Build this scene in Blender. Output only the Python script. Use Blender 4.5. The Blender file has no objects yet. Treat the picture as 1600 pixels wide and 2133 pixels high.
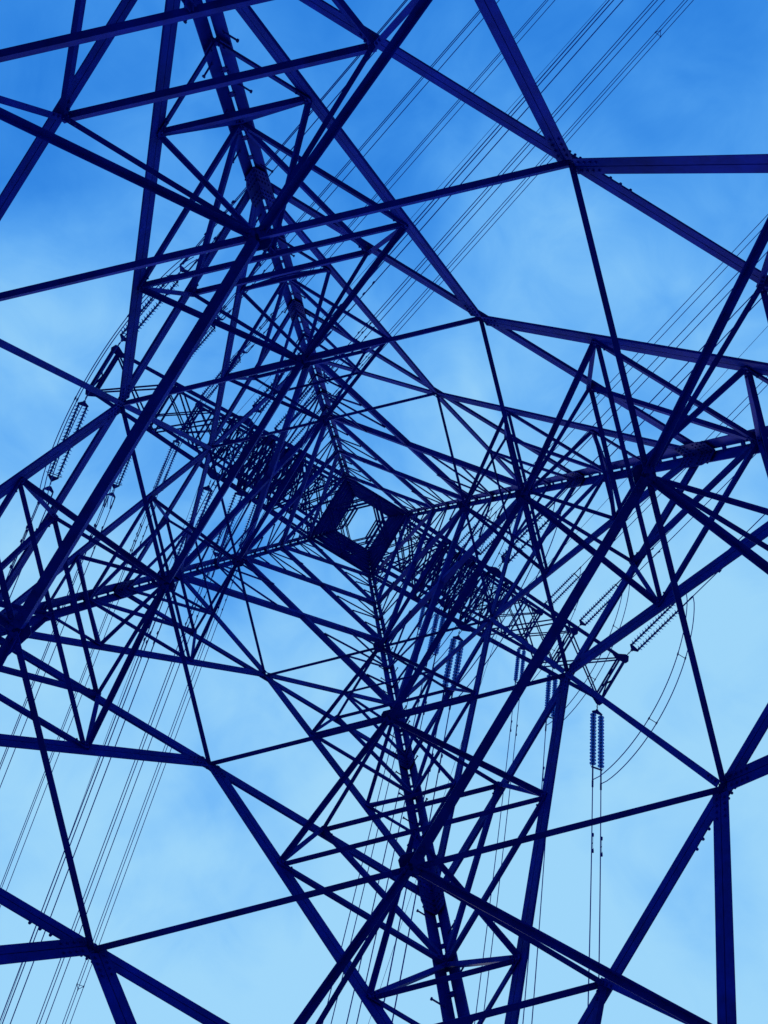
import bpy, math, random
from mathutils import Vector as V, Matrix
random.seed(7)
sc = bpy.context.scene
COL = sc.collection
H = 1.6                                   # eye height of the photographer above the ground

# ------------------------------------------------------------------ camera
cam = bpy.data.cameras.new('camera'); camo = bpy.data.objects.new('camera', cam); COL.objects.link(camo)
RX = V((0.854698, -0.518644, -0.022342)); DN = V((0.518902, 0.854801, 0.007507)); FW = V((0.015204, -0.01801, 0.999722))
m = Matrix.Identity(4)
for i in range(3):
    m[i][0] = RX[i]; m[i][1] = -DN[i]; m[i][2] = -FW[i]
m[0][3], m[1][3], m[2][3] = 0.11507, -0.50928, H
camo.matrix_world = m
cam.sensor_fit = 'HORIZONTAL'; cam.sensor_width = 36; cam.lens = 36.0
cam.clip_start = 0.05; cam.clip_end = 3000
sc.camera = camo

# ------------------------------------------------------------------ sky: daylight sky behind broken thin cloud
SUN_EL, SUN_AZ = math.radians(38), math.radians(70)        # azimuth measured from +X towards +Y
w = bpy.data.worlds.new('World'); sc.world = w; w.use_nodes = True
nt = w.node_tree; nt.nodes.clear(); N = nt.nodes.new; L = nt.links.new
def math_node(op, a, b=None):
    n = N('ShaderNodeMath'); n.operation = op
    for i, x in enumerate((a, b)):
        if x is None: continue
        if isinstance(x, (int, float)): n.inputs[i].default_value = x
        else: L(x, n.inputs[i])
    return n.outputs[0]
out = N('ShaderNodeOutputWorld')
sky = N('ShaderNodeTexSky'); sky.sky_type = 'NISHITA'; sky.sun_disc = False
sky.sun_elevation = SUN_EL; sky.sun_rotation = math.pi/2 - SUN_AZ
sky.air_density = 1.0; sky.dust_density = 0.3; sky.ozone_density = 3.0
bg1 = N('ShaderNodeBackground'); bg1.inputs['Strength'].default_value = 0.1
L(sky.outputs[0], bg1.inputs['Color'])
tc = N('ShaderNodeTexCoord')
def dot(vec):
    n = N('ShaderNodeVectorMath'); n.operation = 'DOT_PRODUCT'; L(tc.outputs['Generated'], n.inputs[0]); n.inputs[1].default_value = vec
    return n.outputs['Value']
def noise(scale, detail, rough, off, dist=0.0):
    mp = N('ShaderNodeMapping'); mp.inputs['Location'].default_value = off
    L(tc.outputs['Generated'], mp.inputs['Vector'])
    n = N('ShaderNodeTexNoise'); n.inputs['Scale'].default_value = scale; n.inputs['Detail'].default_value = detail
    n.inputs['Roughness'].default_value = rough; n.inputs['Distortion'].default_value = dist
    L(mp.outputs[0], n.inputs['Vector']); return n.outputs['Fac']
n1 = noise(3.0, 4, 0.5, (3.1, 1.7, 0.4), 0.4)
n2 = noise(9.0, 8, 0.6, (0.3, 5.2, 2.0), 0.8)
g = math_node('ADD', math_node('MULTIPLY', dot(tuple(DN)), 0.80), math_node('MULTIPLY', dot(tuple(RX)), 0.06))
c = math_node('ADD', math_node('ADD', g, 0.73), math_node('MULTIPLY', math_node('SUBTRACT', n1, 0.5), 1.3))
c = math_node('ADD', c, math_node('MULTIPLY', math_node('SUBTRACT', n2, 0.5), 0.36))
# gaps and thick places in the cloud: (direction, angular size, how much thicker)
warp = N('ShaderNodeVectorMath'); warp.operation = 'ADD'
wn = N('ShaderNodeTexNoise'); wn.inputs['Scale'].default_value = 8; wn.inputs['Detail'].default_value = 5; L(tc.outputs['Generated'], wn.inputs['Vector'])
ws_ = N('ShaderNodeVectorMath'); ws_.operation = 'MULTIPLY_ADD'; L(wn.outputs['Color'], ws_.inputs[0]); ws_.inputs[1].default_value = (0.16, 0.16, 0.16); ws_.inputs[2].default_value = (-0.08, -0.08, -0.08)
L(tc.outputs['Generated'], warp.inputs[0]); L(ws_.outputs[0], warp.inputs[1])
for dx_, dy_, dz_, r_, k_ in ((-0.4953, -0.0995, 0.8630, 0.100, -0.22), (-0.1163, 0.1432, 0.9828, 0.075, -0.25), (0.0528, 0.4528, 0.8901, 0.130, -0.26), (0.1303, -0.5216, 0.8432, 0.170, -0.16), (-0.4462, -0.0140, 0.8948, 0.130, 0.20), (0.4008, -0.1285, 0.9071, 0.220, 0.12), (0.0349, -0.2205, 0.9748, 0.100, 0.12), (0.1933, 0.4385, 0.8777, 0.150, 0.08), (0.0931, -0.1848, 0.9784, 0.050, -0.12)):
    dn = N('ShaderNodeVectorMath'); dn.operation = 'DISTANCE'; L(warp.outputs[0], dn.inputs[0]); dn.inputs[1].default_value = (dx_, dy_, dz_)
    mr_ = N('ShaderNodeMapRange'); mr_.interpolation_type = 'SMOOTHSTEP'; L(dn.outputs['Value'], mr_.inputs[0])
    mr_.inputs[1].default_value = 0.0; mr_.inputs[2].default_value = r_*1.5; mr_.inputs[3].default_value = k_; mr_.inputs[4].default_value = 0.0
    c = math_node('ADD', c, mr_.outputs[0])
ramp = N('ShaderNodeValToRGB'); L(c, ramp.inputs[0])
cr = ramp.color_ramp; cr.interpolation = 'B_SPLINE'
cr.elements[0].position = 0.0; cr.elements[0].color = (0.014, 0.19, 0.72, 1)
cr.elements[1].position = 1.0; cr.elements[1].color = (0.39, 0.74, 1.0, 1)
e = cr.elements.new(0.33); e.color = (0.05, 0.31, 0.88, 1)
e = cr.elements.new(0.66); e.color = (0.17, 0.515, 1.0, 1)
bg2 = N('ShaderNodeBackground'); L(ramp.outputs[0], bg2.inputs['Color']); bg2.inputs['Strength'].default_value = 1.0
mix = N('ShaderNodeMixShader'); mix.inputs[0].default_value = 0.94
L(bg1.outputs[0], mix.inputs[1]); L(bg2.outputs[0], mix.inputs[2]); L(mix.outputs[0], out.inputs['Surface'])

sun = bpy.data.lights.new('sun', 'SUN'); suno = bpy.data.objects.new('sun', sun); COL.objects.link(suno)
sun.energy = 0.9; sun.angle = math.radians(14); sun.color = (1.0, 0.98, 0.95)
sd = V((math.cos(SUN_EL)*math.cos(SUN_AZ), math.cos(SUN_EL)*math.sin(SUN_AZ), math.sin(SUN_EL)))
suno.rotation_euler = sd.to_track_quat('Z', 'Y').to_euler()
sc.view_settings.view_transform = 'Standard'; sc.view_settings.look = 'None'
sc.view_settings.exposure = 0.0; sc.view_settings.gamma = 1.0

# ------------------------------------------------------------------ materials
def mat(name, col, rough=0.6, metal=0.0, var=0.25, scale=3.0, spec=0.3, transl=None):
    mt = bpy.data.materials.new(name); mt.use_nodes = True; t = mt.node_tree
    b = t.nodes['Principled BSDF']
    b.inputs['Roughness'].default_value = rough; b.inputs['Metallic'].default_value = metal
    b.inputs['Specular IOR Level'].default_value = spec
    tex = t.nodes.new('ShaderNodeTexCoord'); ns = t.nodes.new('ShaderNodeTexNoise')
    ns.inputs['Scale'].default_value = scale; ns.inputs['Detail'].default_value = 6; ns.inputs['Roughness'].default_value = 0.65
    t.links.new(tex.outputs['Object'], ns.inputs['Vector'])
    rp = t.nodes.new('ShaderNodeValToRGB'); t.links.new(ns.outputs['Fac'], rp.inputs[0])
    rp.color_ramp.elements[0].position = 0.3; rp.color_ramp.elements[1].position = 0.72
    rp.color_ramp.elements[0].color = tuple(x*(1-var) for x in col)+(1,)
    rp.color_ramp.elements[1].color = tuple(min(1, x*(1+var)) for x in col)+(1,)
    n2 = t.nodes.new('ShaderNodeTexNoise'); n2.inputs['Scale'].default_value = scale*0.22; n2.inputs['Detail'].default_value = 3
    t.links.new(tex.outputs['Object'], n2.inputs['Vector'])
    mr = t.nodes.new('ShaderNodeMapRange'); mr.inputs[1].default_value = 0.3; mr.inputs[2].default_value = 0.7
    mr.inputs[3].default_value = 1-var*0.8; mr.inputs[4].default_value = 1+var*0.5
    t.links.new(n2.outputs['Fac'], mr.inputs[0])
    mu = t.nodes.new('ShaderNodeMixRGB'); mu.blend_type = 'MULTIPLY'; mu.inputs[0].default_value = 1.0
    t.links.new(rp.outputs[0], mu.inputs[1]); t.links.new(mr.outputs[0], mu.inputs[2])
    t.links.new(mu.outputs[0], b.inputs['Base Color'])
    if transl:
        tr = t.nodes.new('ShaderNodeBsdfTranslucent'); tr.inputs[0].default_value = tuple(transl)+(1,)
        mx = t.nodes.new('ShaderNodeMixShader'); mx.inputs[0].default_value = 0.7
        t.links.new(b.outputs[0], mx.inputs[1]); t.links.new(tr.outputs[0], mx.inputs[2])
        t.links.new(mx.outputs[0], t.nodes['Material Output'].inputs['Surface'])
    return mt
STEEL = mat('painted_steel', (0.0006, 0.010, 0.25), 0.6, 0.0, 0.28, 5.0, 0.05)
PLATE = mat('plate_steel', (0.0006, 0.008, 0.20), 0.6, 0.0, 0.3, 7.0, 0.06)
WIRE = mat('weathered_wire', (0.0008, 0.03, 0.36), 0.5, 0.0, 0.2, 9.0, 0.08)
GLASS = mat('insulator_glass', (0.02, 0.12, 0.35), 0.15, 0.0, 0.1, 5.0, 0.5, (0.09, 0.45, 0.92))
CONC = mat('concrete', (0.30, 0.30, 0.29), 0.9, 0.0, 0.2, 5.0)
GROUND = mat('pale_bounce_ground', (0.21, 0.22, 0.25), 0.95, 0.0, 0.4, 0.6)  # unseen ground, colour made pale to bounce light up onto the steel

# ------------------------------------------------------------------ mesh helpers
class MB:
    def __init__(s): s.v = []; s.f = []
    def prism(s, pts, ext):
        """closed polygon pts (list of V) extruded by vector ext"""
        n = len(pts); b = len(s.v)
        s.v += [tuple(q) for q in pts] + [tuple(q+ext) for q in pts]
        s.f.append(tuple(b+i for i in range(n))[::-1]); s.f.append(tuple(b+n+i for i in range(n)))
        for i in range(n): j = (i+1) % n; s.f.append((b+i, b+j, b+n+j, b+n+i))
    def bar(s, P, Q, a, a0, a1, b, b0, b1):
        """box along P-Q, section from a0..a1 on axis a and b0..b1 on axis b"""
        sec = [a*a0+b*b0, a*a1+b*b0, a*a1+b*b1, a*a0+b*b1]
        s.prism([P+o for o in sec], Q-P)
    def tube(s, pts, r, n=6, closed=False):
        b0 = len(s.v); k = len(pts); prev = None
        for i, q in enumerate(pts):
            t = (pts[min(i+1, k-1)]-pts[max(i-1, 0)]) if not closed else (pts[(i+1) % k]-pts[i-1])
            t = t.normalized()
            x = t.cross(V((0, 0, 1)))
            if prev is not None: x = prev-t*prev.dot(t)
            if x.length < 1e-4: x = t.cross(V((1, 0, 0)))
            x.normalize(); prev = x; y = t.cross(x)
            for j in range(n):
                an = 2*math.pi*j/n; s.v.append(tuple(q+x*(r*math.cos(an))+y*(r*math.sin(an))))
        for i in range(k if closed else k-1):
            for j in range(n):
                A = b0+i*n; B = b0+((i+1) % k)*n; jj = (j+1) % n
                s.f.append((A+j, A+jj, B+jj, B+j))
        if not closed:
            s.f.append(tuple(b0+j for j in range(n))[::-1]); s.f.append(tuple(b0+(k-1)*n+j for j in range(n)))
    def lathe(s, prof, O, ax, n=14):
        ax = ax.normalized(); x = ax.cross(V((0, 0, 1)))
        if x.length < 1e-3: x = ax.cross(V((1, 0, 0)))
        x.normalize(); y = ax.cross(x); b0 = len(s.v)
        for d, r in prof:
            for j in range(n):
                an = 2*math.pi*j/n; s.v.append(tuple(O+ax*d+x*(r*math.cos(an))+y*(r*math.sin(an))))
        for i in range(len(prof)-1):
            for j in range(n):
                jj = (j+1) % n; s.f.append((b0+i*n+j, b0+i*n+jj, b0+(i+1)*n+jj, b0+(i+1)*n+j))
        s.f.append(tuple(b0+j for j in range(n))[::-1]); s.f.append(tuple(b0+(len(prof)-1)*n+j for j in range(n)))
    def bolt(s, O, ax, r=0.018, h=0.022): s.lathe([(0, r), (h, r)], O, ax, 6)
    def mesh(s, name, mt):
        me = bpy.data.meshes.new(name); me.from_pydata(s.v, [], s.f); me.materials.append(mt); return me
    def build(s, name, mt, parent=None, org=None):
        me = s.mesh(name, mt)
        o = bpy.data.objects.new(name, me); COL.objects.link(o)
        if parent is not None: o.parent = parent
        return o
def empty(name, label, cat, loc=(0, 0, 0), group=None, mw=None):
    o = bpy.data.objects.new(name, None); COL.objects.link(o); o.empty_display_size = 0.2
    if mw is not None: o.matrix_world = mw
    else: o.location = loc
    o['label'] = label; o['category'] = cat
    if group: o['group'] = group
    return o

_k = [0]
def jit():
    _k[0] = (_k[0]*7+3) % 19
    return 0.0011*_k[0]
def angle(P, Q, n, wd, double=False, t=None, inset=0.0, off=0.0, flip=1):
    """rolled angle (or two back to back) from P to Q: one flange lies in the plane with normal n, the other stands along n"""
    mb = MB(); d = (Q-P).normalized(); n = (n-d*n.dot(d)).normalized(); sdir = d.cross(n)*flip
    t = t or max(0.009, wd*0.09); P = P+d*inset; Q = Q-d*inset; o = off+jit()
    if double:
        g = max(0.010, wd*0.07)
        for k in (1, -1):
            lo, hi = sorted((k*g/2, k*(g/2+wd))); mb.bar(P, Q, sdir, lo, hi, n, o, o+t)
            lo, hi = sorted((k*g/2, k*(g/2+t))); mb.bar(P, Q, sdir, lo, hi, n, o+t, o+wd*0.9)
    else:
        mb.bar(P, Q, sdir, -wd/2, wd/2, n, o, o+t)
        mb.bar(P, Q, sdir, wd/2-t, wd/2, n, o+t, o+wd)
    return mb
def lerp(a, b, t): return a+(b-a)*t

# ------------------------------------------------------------------ ground
g_ = MB()
NR = 40
rings = [0, 6, 14, 30, 70, 160, 400, 1000]
for r in rings:
    for j in range(NR):
        an = 2*math.pi*j/NR; hz = 0 if r < 20 else random.uniform(-0.15, 0.15)*min(6, r/40)
        g_.v.append((r*math.cos(an), r*math.sin(an), hz))
for i in range(len(rings)-1):
    for j in range(NR):
        jj = (j+1) % NR; g_.f.append((i*NR+j, (i+1)*NR+j, (i+1)*NR+jj, i*NR+jj))
go = g_.build('ground', GROUND); go['kind'] = 'structure'; go['label'] = 'rough ground under the transmission tower'

# ------------------------------------------------------------------ the tower
A0, T = 6.20944, 0.13
Z = [3.0, 8.55572, 13.25891, 18.01758, 21.03646, 26.24734, 30.75716, 35.0]
def half(z):
    if z <= 35: return A0-T*z
    return lerp(A0-T*35, 1.50, min(1, (z-35)/20.0))
def at(x, y, z): return V((x, y, z+H))
CS = {'N': (-1, -1), 'E': (1, -1), 'S': (1, 1), 'W': (-1, 1)}
FACES = [('N', 'E'), ('E', 'S'), ('S', 'W'), ('W', 'N')]
def corner(c, z): a = half(z); return at(CS[c][0]*a, CS[c][1]*a, z)
def ctr(z): return at(0, 0, z)
tower = empty('transmission_tower', 'tall dark steel lattice pylon with four legs, seen from inside its base', 'pylon')

def leg_width(z): return 0.245 if z < 8 else 0.225 if z < 13.5 else 0.20 if z < 24 else 0.18 if z < 35 else 0.14
SPL = [-1.35] + Z[1:] + [40.5, 46, 51, 55]
for c in 'NESW':
    cx, cy = CS[c]; U = V((-cx, 0, 0)); W_ = V((0, -cy, 0))     # directions along the two faces, away from this corner
    mb = MB()
    for z0, z1 in zip(SPL[:-1], SPL[1:]):
        P, Q = corner(c, z0), corner(c, z1); d = (Q-P).normalized()
        u = (U-d*U.dot(d)).normalized(); w_ = (W_-d*W_.dot(d)).normalized(); wd = leg_width(z0+0.1); t = 0.018; h = 0.018
        dg = (u-w_).normalized()
        for s, a, b in ((1, u, -w_), (-1, w_, -u)):               # two angles heel to heel: a star section with a slit of light
            O = dg*(s*h)
            mb.bar(P+O, Q+O, a, 0, wd, b, 0, t)
            mb.bar(P+O, Q+O, b, t, wd, a, 0, t)
        Ln = (Q-P).length; k = int(Ln/(0.46 if z0 < 20 else 0.5)) or 1
        for i in range(k):                                        # battens across the slit
            q = P+d*(Ln*(i+0.5)/k); inn = (u+w_).normalized()
            mb.bar(q-d*0.05, q+d*0.05, dg, -0.055, 0.055, inn, 0.018, 0.030)
            for e_ in (-0.025, 0.025):
                mb.bolt(q+dg*0.038+d*e_+inn*0.03, inn, 0.012, 0.015); mb.bolt(q-dg*0.038+d*e_+inn*0.03, inn, 0.012, 0.015)
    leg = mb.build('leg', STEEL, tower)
    if c in 'NS':                                                 # climbing steps on two legs
        z = 3.2; i = 0
        while z < 25:
            P = corner(c, z); sm = MB(); wd = leg_width(z)*0.8
            dr = U if i % 2 else W_; o2 = W_ if i % 2 else U
            st = P+dr*wd-o2*0.012
            sm.tube([st-o2*0.02, st+o2*0.0+dr*0.02, st+dr*0.22], 0.015, 6); sm.lathe([(0, 0.026), (0.02, 0.026)], st+dr*0.20, dr, 6)
            sm.lathe([(0, 0.024), (0.02, 0.024)], st-dr*0.01, dr, 6)
            sm.build('step_bolt', PLATE, leg)
            z += 0.45; i += 1
    fm = MB()
    b = corner(c, -1.35); fm.lathe([(-1.2, 0.62), (0.02, 0.55), (0.10, 0.50), (0.12, 0.44)], V((b.x, b.y, 0.15)), V((0, 0, 1)), 24)
    fm.build('concrete_footing', CONC, tower)
sm = MB()
for c in 'NS':
    cx, cy = CS[c]; z = 25.2; i = 0
    while z < 54:
        P = corner(c, z); dr = V((-cx, 0, 0)) if i % 2 else V((0, -cy, 0)); st = P+dr*0.12
        sm.tube([st, st+dr*0.19], 0.012, 5); z += 0.45; i += 1
so = sm.build('step_bolt', PLATE, tower); so['kind'] = 'stuff'

def member(name, P, Q, n, wd, **k):
    mb = angle(P, Q, n, wd, **k)
    if max(P.z, Q.z) < 16:                                         # bolted ends on the nearer members
        d = (Q-P).normalized(); n = (n-d*n.dot(d)).normalized(); sd_ = d.cross(n)*k.get('flip', 1)
        ins = k.get('inset', 0.0); o = k.get('off', 0.0)
        rows = (-wd*0.55, wd*0.55) if k.get('double') else (-wd*0.12,)
        for e_, dd in ((P+d*ins, d), (Q-d*ins, -d)):
            for i in range(4 if k.get('double') else 3):
                for r_ in rows: mb.bolt(e_+dd*(0.06+0.075*i)+sd_*r_+n*(o+0.012), -n, 0.016, 0.032)
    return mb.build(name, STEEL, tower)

UP = V((0, 0, 1))
def gusset(P, d1, d2, n, size, bolts=True, thick=0.014, off=0.03):
    """bolted gusset plate at P spanned by directions d1, d2 in the plane with normal n"""
    mb = MB(); n = n.normalized(); a, b = size; P = P+n*(off+jit())
    pts = [P+d1*(-a)+d2*(-b*0.6), P+d1*(-a*0.6)+d2*(-b), P+d1*(a*0.6)+d2*(-b), P+d1*a+d2*(-b*0.6),
           P+d1*a+d2*(b*0.6), P+d1*(a*0.6)+d2*b, P+d1*(-a*0.6)+d2*b, P+d1*(-a)+d2*(b*0.6)]
    mb.prism(pts, n*thick)
    if bolts:
        for i in range(-2, 3):
            for j in (-3, -2, -1, 1, 2, 3):
                q = P+d1*(a*0.36*i)+d2*(b*0.27*j); mb.bolt(q+n*thick, n, 0.017, 0.02); mb.bolt(q, -n, 0.017, 0.03)
    return mb.build('gusset_plate', PLATE, tower)

def facen(f):
    a, b = f; P, Q, R_ = corner(a, 8), corner(b, 8), corner(a, 20)
    n = (Q-P).cross(R_-P).normalized(); m_ = (P+Q)/2-ctr(8)
    return n if n.dot(m_) < 0 else -n                              # points inwards
FN = {f: facen(f) for f in FACES}
def Mid(f, k): return (corner(f[0], Z[k])+corner(f[1], Z[k]))/2
def Cn(c, k): return corner(c, Z[k])
def Inode(c, k): a = half(Z[k])*0.5; return at(CS[c][0]*a, CS[c][1]*a, Z[k])
SZ = {1: dict(h=.090, d=.106, pl=.070, iq=.115, r=.062), 2: dict(h=.098, d=.120, pl=.075, iq=.110, r=.068), 3: dict(h=.086, d=.100, pl=.06, iq=.09, r=.060)}

F1 = {1: 0.310, 2: 1/3, 3: 1/3}
for k in (1, 2, 3):
    s = SZ[k]
    for f in FACES:
        n = FN[f]; M_ = Mid(f, k); ca, cb = Cn(f[0], k), Cn(f[1], k)
        dx = (cb-ca).normalized(); dz = n.cross(dx).normalized()
        hb = angle(ca, cb, -n, s['h'], double=True, inset=0.12, off=0.02)
        sg = 1                                                     # splice bolts on one side of the middle
        dn_ = -dz if dz.z > 0 else dz
        for i in range(4):
            hb.bolt(M_+dx*(sg*(0.34+0.13*i))+dn_*(s['h']*1.04)-n*0.03, dn_, 0.019, 0.026)
        hb.build('horizontal_beam', STEEL, tower)
        gusset(M_+dn_*0.04, dx, dz, n, (0.19, 0.10) if k < 3 else (0.15, 0.09), True, off=-0.02)
        for c, o in ((f[0], f[1]), (f[1], f[0])):
            C1, C0 = Cn(c, k), Cn(c, k-1); sd_ = 1 if c == f[0] else -1
            dvec = (C0-M_).normalized()
            member('main_diagonal', M_+dvec*0.10, C0-dvec*0.05, -n, s['d'], double=True, off=-0.045)
            D2, D1 = lerp(M_, C0, F1[k]), lerp(M_, C0, 2/3); P1, Ph = lerp(C1, C0, 1/3), lerp(C1, C0, 2/3); Q_ = lerp(C1, M_, 0.5)
            fl = sd_
            for (a, b, nm) in ((P1, D1, 'leg_strut'), (P1, D2, 'leg_strut'), (D1, Ph, 'leg_strut'), (P1, Q_, 'hanger_strut'), (D2, Q_, 'hanger_strut')):
                member(nm, a, b, -n, s['r'] if nm == 'leg_strut' else s['r']*1.15, inset=-0.02, off=-0.075, flip=fl)
            # hip bracing towards the inside
            I_ = Inode(c, k)
            member('hip_brace', I_, D2, (n+UP*0.4), s['iq']*(0.66 if k == 1 else 0.72), inset=0.0, off=-0.03, flip=fl)
            q2 = (D2+lerp(Mid([g2 for g2 in FACES if c in g2 and g2 != f][0], k), C0, F1[k]))/2
            member('hip_brace', D1, q2, (n+UP*0.4), s['r'], inset=0.0, flip=fl)
            member('plan_beam', I_, Q_, UP, s['r'], inset=0.02, off=-0.06, flip=fl)
    for c in 'NESW':
        fa, fb = [g2 for g2 in FACES if c in g2]
        Ma, Mb_ = Mid(fa, k), Mid(fb, k); C1, C0 = Cn(c, k), Cn(c, k-1)
        inn = (ctr(Z[k])-C1).normalized()
        I_ = Inode(c, k)
        member('plan_brace', Ma, I_, UP, s['pl'], inset=0.02, off=-0.05)
        member('plan_brace', I_, Mb_, UP, s['pl'], inset=0.02, off=-0.05)
        Qa, Qb = lerp(C1, Ma, .5), lerp(C1, Mb_, .5)
        member('corner_brace', Qa, Qb, UP, s['r']*1.25, inset=0.0)
        for t_ in (F1[k], 2/3):
            member('corner_brace', lerp(Ma, C0, t_), lerp(Mb_, C0, t_), UP, s['r']*1.1, inset=0.0)
        gusset(I_, inn, inn.cross(UP).normalized(), -UP, (0.13, 0.13), False, off=-0.07)
    for a, b in (('N', 'W'), ('E', 'S')):
        member('plan_beam', Inode(a, k), Inode(b, k), UP, s['iq'], inset=0.05, off=-0.06)

# gusset plates where the leg sections are spliced
for k in (1, 2, 3, 4, 5):
    for c in 'NESW':
        cx, cy = CS[c]; P, Q = corner(c, Z[k]), corner(c, Z[k]+1); d = (Q-P).normalized()
        for ax, ot in ((V((-cx, 0, 0)), V((0, -cy, 0))), (V((0, -cy, 0)), V((-cx, 0, 0)))):
            u = (ax-d*ax.dot(d)).normalized(); nn = d.cross(u).normalized()
            if nn.dot(ot) < 0: nn = -nn
            w0 = leg_width(Z[k]); gusset(P+u*(w0*0.62)-d*0.05, u, d, nn, (w0*(0.78 if k < 4 else .62), 0.46 if k < 4 else 0.30), k < 4, off=0.024)

# middle posts on the two faces that carry the crossarms
for f in (('E', 'S'), ('W', 'N')):
    for k, wd in ((1, .040), (2, .042)):
        member('middle_post', Mid(f, k), Mid(f, k+1), -FN[f], wd*2.3, inset=0.02, off=-0.06)

# V panel above level 3
for f in FACES:
    n = FN[f]; M_ = Mid(f, 3)
    for c in f:
        C3, C4 = Cn(c, 3), Cn(c, 4); F_ = lerp(M_, C4, 0.55); Lp = lerp(C3, C4, 0.47); fl = 1 if c == f[0] else -1
        member('main_diagonal', M_, C4, -n, 0.085, double=True, inset=0.06, off=-0.045)
        member('leg_strut', Lp, F_, -n, 0.055, inset=0.0, off=-0.07, flip=fl)
        member('leg_strut', C3, F_, -n, 0.06, inset=0.03, off=-0.08, flip=fl)
for c in 'NESW':
    fa, fb = [g2 for g2 in FACES if c in g2]
    member('corner_brace', lerp(Mid(fa, 3), Cn(c, 4), .55), lerp(Mid(fb, 3), Cn(c, 4), .55), -UP, 0.055, inset=0.05)

# crossed panels up to the lowest crossarm
rest = MB()
for k in (4, 5, 6):
    for f in FACES:
        n = FN[f]; a0, b0, a1, b1 = Cn(f[0], k), Cn(f[1], k), Cn(f[0], k+1), Cn(f[1], k+1)
        ra, rb = half(Z[k]), half(Z[k+1]); tx = ra/(ra+rb); X_ = lerp(a0, b1, tx)
        wd = {4: .16, 5: .145, 6: .13}[k]
        member('cross_diagonal', a0, b1, -n, wd, inset=0.05, off=-0.03)
        member('cross_diagonal', b0, a1, -n, wd, inset=0.05, off=-0.055, flip=-1)
        dx = (b0-a0).normalized(); gusset(X_, dx, n.cross(dx).normalized(), n, (0.16, 0.11), False, off=0.02)
        for (c0, c1, fl) in ((a0, a1, 1), (b0, b1, -1)):
            Pm, Lq1, Lq3 = lerp(c0, c1, .5), lerp(c0, c1, .22), lerp(c0, c1, .78)
            U1, U2, U3, V2 = lerp(c0, X_, .76), lerp(c0, X_, .5), lerp(c0, X_, .3), lerp(X_, c1, .48)
            for a, b in ((U1, Pm), (U2, Pm), (V2, Pm), (U3, Lq1), (V2, Lq3)):
                q = angle(a, b, -n, 0.06 if k == 4 else .052, inset=0.0, off=-0.08, flip=fl)
                if k < 6: q.build('stiffener', STEEL, tower)
                else:
                    o_ = len(rest.v); rest.v += q.v; rest.f += [tuple(i+o_ for i in ff) for ff in q.f]
ro = rest.build('stiffener', STEEL, tower); ro['kind'] = 'stuff'

# upper body between the crossarms
ARM = [35.0, 43.4, 52.0]
UPZ = [35.0, 37.7, 40.5, 43.4, 46.1, 49.0, 52.0, 54.7]
for z0, z1 in zip(UPZ[:-1], UPZ[1:]):
    for f in FACES:
        n = FN[f]; a0, b0, a1, b1 = corner(f[0], z0), corner(f[1], z0), corner(f[0], z1), corner(f[1], z1)
        member('body_brace', a0, b1, n, 0.11, inset=0.08, off=0.03)
        member('body_brace', b0, a1, n, 0.11, inset=0.08, off=-0.01, flip=-1)
for z in (35.0, 37.7, 43.4, 46.1, 52.0, 54.7):
    for f in FACES:
        member('ring_beam', corner(f[0], z), corner(f[1], z), FN[f], 0.13, inset=0.06, off=-0.02)
    ms = [(corner(f[0], z)+corner(f[1], z))/2 for f in FACES]
    for i in range(4):
        member('plan_tie', ms[i], ms[(i+1) % 4], -UP, 0.075, inset=0.03)
    q_ = half(z)*0.5
    for sx in (-1, 1):
        member('plan_beam', at(sx*q_, -q_, z), at(sx*q_, q_, z), -UP, 0.065, off=0.03)
for z in (38.9, 40.5, 47.5, 49.0):
    for f in FACES:
        member('ring_beam', corner(f[0], z), corner(f[1], z), FN[f], 0.09, inset=0.06, off=-0.02)

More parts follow.
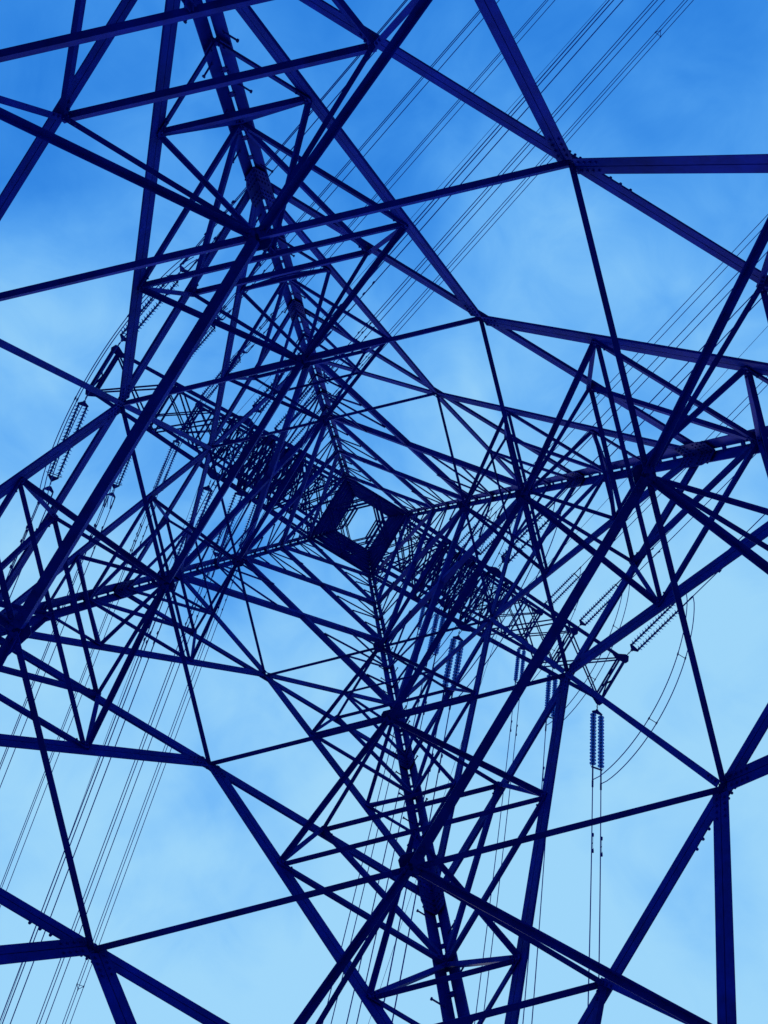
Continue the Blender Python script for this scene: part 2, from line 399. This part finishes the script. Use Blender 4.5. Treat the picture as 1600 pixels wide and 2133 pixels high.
# ------------------------------------------------------------------ crossarms
TIPU, TIPV, INS = 13.55, 1.08, {-1: 6.8, 1: 6.4}
def merge(dst, src):
    o_ = len(dst.v); dst.v += src.v; dst.f += [tuple(i+o_ for i in ff) for ff in src.f]
PANEL = [4.0, 4.8, 5.6, 6.45, 7.4, 10.4, 13.55]
for li, zb in enumerate(ARM):
    for s in (1, -1):
        a = half(zb); INU = INS[s]
        arm = bpy.data.objects.new('crossarm', None); COL.objects.link(arm); arm.parent = tower; arm.location = at(s*a, 0, zb)
        org = V(arm.location)
        def vw(u): return lerp(a, TIPV, (u-a)/(TIPU-a))
        def tz(u): return zb+lerp(2.5, 0.45, (u-a)/(TIPU-a))
        def B(u, e): return at(s*u, e*vw(u), zb)
        def Tp(u, e): return at(s*u, e*vw(u), tz(u))
        def sub(mb, name, mt=STEEL):
            o = mb.build(name, mt, arm); o.matrix_parent_inverse = Matrix.Translation(-org); return o
        us = [a]+PANEL
        for e in (1, -1):
            sub(angle(B(a, e), B(TIPU, e), UP, 0.15, double=False, inset=0.0, t=0.018, flip=-e*s), 'bottom_chord')
            sub(angle(Tp(a, e), Tp(TIPU, e), UP, 0.12, t=0.015, flip=-e*s), 'top_chord')
        web = MB()
        for i in range(len(us)-1):
            u0, u1 = us[i], us[i+1]
            heavy = 0 < i <= 4
            for e in (1, -1):
                sn = V((0, -e, 0))
                merge(web, angle(B(u1, e), Tp(u1, e), sn, 0.07))
                merge(web, angle(B(u0, e), Tp(u1, e), sn, 0.075, off=0.01) if i % 2 else angle(Tp(u0, e), B(u1, e), sn, 0.075, off=0.01))
                if heavy: merge(web, angle(Tp(u0, e), B(u1, e), sn, 0.06, off=0.03) if i % 2 else angle(B(u0, e), Tp(u1, e), sn, 0.06, off=0.03))
            if i < len(us)-2:
                merge(web, angle(B(u1, -1), B(u1, 1), -UP, 0.09)); merge(web, angle(Tp(u1, -1), Tp(u1, 1), -UP, 0.08))
            if heavy:
                merge(web, angle(B(u1, -1), Tp(u1, 1), V((1, 0, 0)), 0.075)); merge(web, angle(B(u1, 1), Tp(u1, -1), V((1, 0, 0)), 0.075, off=0.03))
            if heavy or i == 0:
                for fn in (B, Tp):
                    merge(web, angle(fn(u0, -1), fn(u1, 1), -UP, 0.078)); merge(web, angle(fn(u0, 1), fn(u1, -1), -UP, 0.078, off=0.03, flip=-1))
            else:
                for fn in (B, Tp):
                    sub(angle(fn(u0, -1), fn(u1, 1), -UP, 0.07, inset=0.08), 'arm_brace'); sub(angle(fn(u0, 1), fn(u1, -1), -UP, 0.07, off=0.03, flip=-1, inset=0.08), 'arm_brace')
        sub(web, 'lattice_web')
        tb = MB()                                                  # built-up beam across the tip
        merge(tb, angle(B(TIPU, -1)+V((s*0.05, 0, 0)), B(TIPU, 1)+V((s*0.05, 0, 0)), -UP, 0.14, t=0.016))
        merge(tb, angle(Tp(TIPU, -1), Tp(TIPU, 1), -UP, 0.10)); merge(tb, angle(B(TIPU-0.28, -1), B(TIPU-0.28, 1), -UP, 0.09))
        for q in (-0.3, 0.3): merge(tb, angle(at(s*(TIPU-.28), q*1.6, zb), at(s*(TIPU+.02), -q*1.6+0.5, zb), -UP, 0.06, off=0.03))
        sub(tb, 'tip_beam')
        for e in (1, -1):
            for u, big in ((TIPU, 0.8), (INU, 0.7)):              # plates the strings hang from
                gp = MB()
                vv = vw(u); zz = zb-0.03
                pts = [(-0.75, -0.10), (-0.45, -0.22), (0.16, -0.16), (0.24, 0.02), (0.10, 0.30), (-0.10, 0.30), (-0.45, 0.12), (-0.75, 0.08)]
                if u == INU: pts = [(-0.65, -0.10), (-0.4, -0.24), (0.4, -0.24), (0.65, -0.10), (0.6, 0.10), (0.12, 0.30), (-0.12, 0.30), (-0.6, 0.10)]
                gp.prism([at(s*(u+p_[0]*big), e*(vv+p_[1]*big), zz-0.05) for p_ in pts], V((0, 0, -0.034)))
                for i in range(6):
                    gp.bolt(at(s*(u-0.55+0.11*i), e*(vv-0.03), zz-0.085), V((0, 0, -1)), 0.018, 0.025)
                sub(gp, 'hanger_plate', PLATE)

# earth wire peak arms
ETU, EZ = 12.3, 56.3
for s in (1, -1):
    a = half(54.7); tip = at(s*ETU, 0, EZ)
    arm = bpy.data.objects.new('earth_wire_arm', None); COL.objects.link(arm); arm.parent = tower; arm.location = at(s*a, 0, 54.7); org = V(arm.location)
    def sub(mb, name):
        o = mb.build(name, STEEL, arm); o.matrix_parent_inverse = Matrix.Translation(-org)
    tops = {}
    for e in (1, -1):
        p0, p1 = at(s*a, e*a, 54.7), at(s*a*0.7, e*a*0.7, 57.6)
        sub(angle(p0, tip, UP, 0.09), 'bottom_chord'); sub(angle(p1, tip, UP, 0.08), 'top_chord'); sub(angle(p0, p1, V((1, 0, 0)), 0.09), 'peak_post')
        tops[e] = (p0, p1)
    web = MB()
    for i in range(1, 6):
        t0, t1 = (i-1)/6, i/6
        A_, B_ = lerp(tops[1][0], tip, t0), lerp(tops[-1][0], tip, t1); merge(web, angle(A_, B_, -UP, 0.05)) if i % 2 else merge(web, angle(lerp(tops[-1][0], tip, t0), lerp(tops[1][0], tip, t1), -UP, 0.05))
        for e in (1, -1): merge(web, angle(lerp(tops[e][0], tip, t0), lerp(tops[e][1], tip, t1), V((0, -e, 0)), 0.05))
    sub(web, 'lattice_web')

# ------------------------------------------------------------------ insulator strings, jumpers and conductors
shed = MB(); shed.lathe([(-0.022, 0.05), (-0.010, 0.105), (0.006, 0.140), (0.017, 0.142), (0.015, 0.13), (0.004, 0.122), (0.014, 0.09), (0.0, 0.08), (0.012, 0.06), (0.004, 0.03)], V((0, 0, 0)), V((1, 0, 0)), 16)
shed_me = shed.mesh('insulator_disc', GLASS)
for pl in shed_me.polygons: pl.use_smooth = True
SPEC = {'L': dict(n=20, pitch=0.165, gap=0.19), 'R': dict(n=16, pitch=0.165, gap=0.185)}
def string_meshes(kind):
    sp = SPEC[kind]; g_ = sp['gap']; x0 = 0.52; x1 = x0+sp['n']*sp['pitch']; out_ = {}
    mb = MB()                                                      # shackle links from the arm plate
    for i in range(3):
        x = 0.02+i*0.085; r = [V((x+0.055*math.cos(t_), 0.028*math.sin(t_)*(1 if i % 2 else 0), 0.028*math.sin(t_)*(0 if i % 2 else 1))) for t_ in [k*math.pi/5 for k in range(10)]]
        mb.tube(r, 0.012, 6, True)
    out_['shackle'] = mb.mesh('shackle', PLATE)
    mb = MB(); mb.prism([V((0.24, -0.05, -0.01)), V((0.30, -0.06, -0.01)), V((0.42, -g_-0.07, -0.01)), V((0.50, -g_-0.05, -0.01)), V((0.50, g_+0.05, -0.01)), V((0.42, g_+0.07, -0.01)), V((0.30, 0.06, -0.01)), V((0.24, 0.05, -0.01))], V((0, 0, 0.022)))
    out_['yoke_in'] = mb.mesh('yoke_plate', PLATE)
    mb = MB(); xe = x1+0.10
    if kind == 'L':
        mb.prism([V((xe-0.02, -g_-0.07, -0.01)), V((xe-0.02, g_+0.07, -0.01)), V((xe+0.05, g_+0.04, -0.01)), V((xe+0.22, 0.05, -0.01)), V((xe+0.26, -0.0, -0.01)), V((xe+0.22, -0.05, -0.01)), V((xe+0.05, -g_-0.04, -0.01))], V((0, 0, 0.022)))
        mb.tube([V((xe+0.24, 0, 0)), V((xe+0.46, 0, 0))], 0.018, 6); mb.lathe([(0, .035), (.05, .035)], V((xe+0.33, 0, 0)), V((1, 0, 0)), 8)
        m2 = MB(); X2 = xe+0.44
        m2.prism([V((X2, -0.05, 0.05)), V((X2+0.03, 0.06, 0.05)), V((X2+0.2, 0.25, 0.05)), V((X2+0.3, 0.25, 0.04)), V((X2+0.22, 0.1, -0.02)), V((X2+0.22, -0.1, -0.02)), V((X2+0.3, -0.25, 0.04)), V((X2+0.2, -0.25, 0.05))], V((0, 0, 0.022)))
        m2.prism([V((X2+0.06, -0.012, 0.05)), V((X2+0.24, -0.012, 0.05)), V((X2+0.24, -0.012, -0.38)), V((X2+0.16, -0.012, -0.38))], V((0, 0.024, 0)))
        out_['yoke_wire'] = m2.mesh('bundle_plate', PLATE)
        rg = MB(); rr = [V((xe-0.10, 0.36*math.cos(t_), 0.20*math.sin(t_)-0.02)) for t_ in [k*2*math.pi/28 for k in range(28)]]
        rg.tube(rr, 0.013, 6, True); rg.tube([V((xe, -g_, 0)), V((xe-0.10, -0.36, 0))], 0.010, 5); rg.tube([V((xe, g_, 0)), V((xe-0.10, 0.36, 0))], 0.010, 5)
        out_['ring'] = rg.mesh('grading_ring', PLATE); end = X2+0.28
    else:
        mb.prism([V((xe-0.03, -g_-0.06, -0.01)), V((xe-0.03, g_+0.06, -0.01)), V((xe+0.04, g_+0.06, -0.01)), V((xe+0.04, -g_-0.06, -0.01))], V((0, 0, 0.03)))
        rg = MB()
        for q in (1, -1): rg.tube([V((xe, q*g_, 0.0)), V((xe-0.02, q*(g_+0.09), 0)), V((xe-0.18, q*(g_+0.10), 0)), V((xe-0.20, q*(g_+0.03), 0))], 0.010, 5)
        out_['ring'] = rg.mesh('arcing_horn', PLATE); end = xe+0.04
    out_['yoke_out'] = mb.mesh('yoke_plate', PLATE)
    rod = MB(); rod.tube([V((x0-0.06, 0, 0)), V((xe, 0, 0))], 0.036, 8)
    for i in range(sp['n']):
        x = x0+sp['pitch']*(i+0.5); rod.lathe([(-0.085, 0.036), (-0.07, 0.058), (-0.03, 0.060), (-0.02, 0.036)], V((x, 0, 0)), V((1, 0, 0)), 10)
    out_['rod'] = rod.mesh('insulator_chain', PLATE); out_['xs'] = [x0+sp['pitch']*(i+0.5) for i in range(sp['n'])]; out_['end'] = end
    return out_
SM = {k: string_meshes(k) for k in 'LR'}
def child(me, parent, loc=(0, 0, 0)):
    o = bpy.data.objects.new(me.name.split('.')[0], me); COL.objects.link(o); o.parent = parent; o.location = loc; return o
LEVEL = ['lowest', 'middle', 'highest']
def make_string(S, d, side, label):
    d = d.normalized(); y = UP.cross(d).normalized(); z = d.cross(y)
    mw = Matrix(((d.x, y.x, z.x, S.x), (d.y, y.y, z.y, S.y), (d.z, y.z, z.z, S.z), (0, 0, 0, 1)))
    t = empty('insulator_string', label, 'insulator', group='double insulator strings at the crossarms', mw=mw)
    M = SM[side]; child(M['shackle'], t); child(M['yoke_in'], t); child(M['yoke_out'], t); child(M['ring'], t)
    if 'yoke_wire' in M: child(M['yoke_wire'], t)
    for q in (1, -1):
        ch = child(M['rod'], t, (0, q*SPEC[side]['gap'], 0))
        for x in M['xs']: child(shed_me, ch, (x, 0, 0))
    return S+d*M['end'], y, z

def damper(mb, p, d, up):
    """stockbridge damper hung under a wire"""
    c_ = p-up*0.10; mb.tube([p+up*0.02, c_], 0.018, 6); mb.tube([c_-d*0.24, c_, c_+d*0.24], 0.010, 5)
    for q in (1, -1):
        mb.lathe([(0, 0.02), (0.02, 0.042), (0.13, 0.046), (0.15, 0.03)], c_+d*(q*0.25)-d*(0.0 if q > 0 else 0.0), d*q, 8)
        mb.tube([c_+d*(q*0.25), c_+d*(q*0.25)-up*0.06], 0.012, 5)

def conductor(E, d_az, slope, curv, length, offs, y, label, side, spacers, damp, r=0.023):
    t = empty('conductor_bundle', label, 'power line', tuple(E), group='conductor bundles leaving the crossarms')
    h_ = V((d_az.x, d_az.y, 0)).normalized()
    def pt(w_, o): return h_*w_+V((0, 0, -slope*w_+curv*w_*w_))+y*o[0]+UP*o[1]
    ws = [length*(i/48)**1.6 for i in range(49)]
    for o in offs:
        mb = MB(); mb.tube([pt(w_, o) for w_ in ws], r, 6)
        w_obj = mb.build('wire', WIRE, t)
        tang = (pt(1, o)-pt(0, o)).normalized(); upv = y.cross(tang); upv = upv if upv.z > 0 else -upv
        cl = MB(); cl.tube([pt(0, o), pt(0.45, o)], 0.034, 8); cl.tube([pt(0.42, o), pt(0.62, o)], 0.042, 8)
        cl.build('dead_end_clamp', PLATE, t)
        for w0 in damp:
            dm = MB(); damper(dm, pt(w0+random.uniform(-.08, .08), o), tang, upv); dm.build('vibration_damper', PLATE, t)
    for w0 in spacers:
        sp = MB(); k = len(offs)
        for i in range(k if k > 2 else 1): sp.tube([pt(w0, offs[i]), pt(w0, offs[(i+1) % k])], 0.017, 6)
        for o in offs: sp.tube([pt(w0-0.06, o), pt(w0+0.06, o)], 0.035, 6)
        sp.build('spacer', PLATE, t)
    return t

def jumper(P, Q, yP, yQ, offs, sag, bow, label):
    t = empty('jumper_loop', label, 'jumper cable', tuple(P), group='jumper loops under the crossarms')
    def pt(s_, o):
        base = lerp(P, Q, s_)-P; a_ = 4*s_*(1-s_)
        return base+V((bow*a_, 0, -sag*(a_**0.8)))+V((1, 0, 0))*o[0]+UP*o[1]*a_
    for o in offs:
        mb = MB(); mb.tube([pt(i/32, o) for i in range(33)], 0.021, 6); mb.build('wire', WIRE, t)
    for s_ in (0.3, 0.62):
        sp = MB(); sp.tube([pt(s_, offs[0]), pt(s_, offs[-1])], 0.016, 6)
        for o in offs: sp.tube([pt(s_-0.006, o), pt(s_+0.006, o)], 0.034, 6)
        sp.build('spacer', PLATE, t)

OL = [(-0.22, 0.05), (0.22, 0.05), (0.0, -0.36)]
OR = [(-0.185, 0.0), (0.185, 0.0)]
def az(deg): return V((math.cos(math.radians(deg)), math.sin(math.radians(deg)), 0))
for li, zb in enumerate(ARM):
    a = half(zb)
    for s, sk, sn in ((-1, 'L', 'left'), (1, 'R', 'right')):
        for u, pos in ((TIPU, 'outer end'), (INS[s], 'inner half')):
            vv = lerp(a, TIPV, (u-a)/(TIPU-a)); ends = {}
            for e in (-1, 1):
                S = at(s*u, e*(vv+(0.26 if u == TIPU else 0.30)), zb-0.07)
                if e < 0: ad, sl = az(-79), (0.11 if sk == 'L' else 0.185)
                elif sk == 'L': ad, sl = az(78), 0.125
                else: ad, sl = az(78), 1.06
                d = V((ad.x, ad.y, -sl))
                way = 'upper right' if e < 0 else ('lower left' if sk == 'L' else 'bottom edge')
                E, y, z = make_string(S, d, sk, f'double disc string, {LEVEL[li]} {sn} crossarm, {pos}, pointing to {way}')
                if sk == 'L': E = E+UP*0.03
                cur = {('L', -1): 0.11/270, ('L', 1): 0.125/270, ('R', -1): 0.185/330, ('R', 1): 0.006}[(sk, e)]
                conductor(E, ad, sl, cur, (170 if e < 0 or sk == 'L' else 27), OL if sk == 'L' else OR, y,
                          f'{"three" if sk == "L" else "two"} parallel wires, {LEVEL[li]} {sn} crossarm, {pos}, running to {way}', sk,
                          ([31, 62] if e < 0 else [28, 60]) if not (sk == 'R' and e > 0) else [], [2.1, 3.2] if sk == 'L' else ([2.5] if e < 0 else [2.4]))
                ends[e] = E+V((ad.x, ad.y, -sl)).normalized()*0.6
            P, Q = ends[-1], ends[1]
            if sk == 'L': jumper(P, Q, None, None, [(-0.2, 0), (0.2, 0), (0.02, -0.3)], 2.15, -0.18, f'slack jumper wires looping beneath the {LEVEL[li]} left crossarm, {pos}')
            else: jumper(P, Q, None, None, OR, 2.0, 0.15, f'slack pair of jumper wires beneath the {LEVEL[li]} right crossarm, {pos}')
for s, sn in ((-1, 'left'), (1, 'right')):
    for e, ad, sl in ((-1, -79, 0.07), (1, 78, 0.075)):
        t = empty('earth_wire', f'single thin wire from the {sn} peak of the pylon running to the {"upper right" if e < 0 else "lower left" if s < 0 else "bottom edge"}', 'power line', tuple(at(s*ETU, 0, EZ-0.1)))
        h_ = az(ad); mb = MB(); mb.tube([h_*w_+UP*(-sl*w_+sl/300*w_*w_) for w_ in [180*(i/40)**1.5 for i in range(41)]], 0.016, 5); mb.build('wire', WIRE, t)
        cl = MB(); cl.tube([V((0, 0, 0.1)), V((0, 0, 0)), h_*0.35], 0.03, 6); cl.build('dead_end_clamp', PLATE, t)
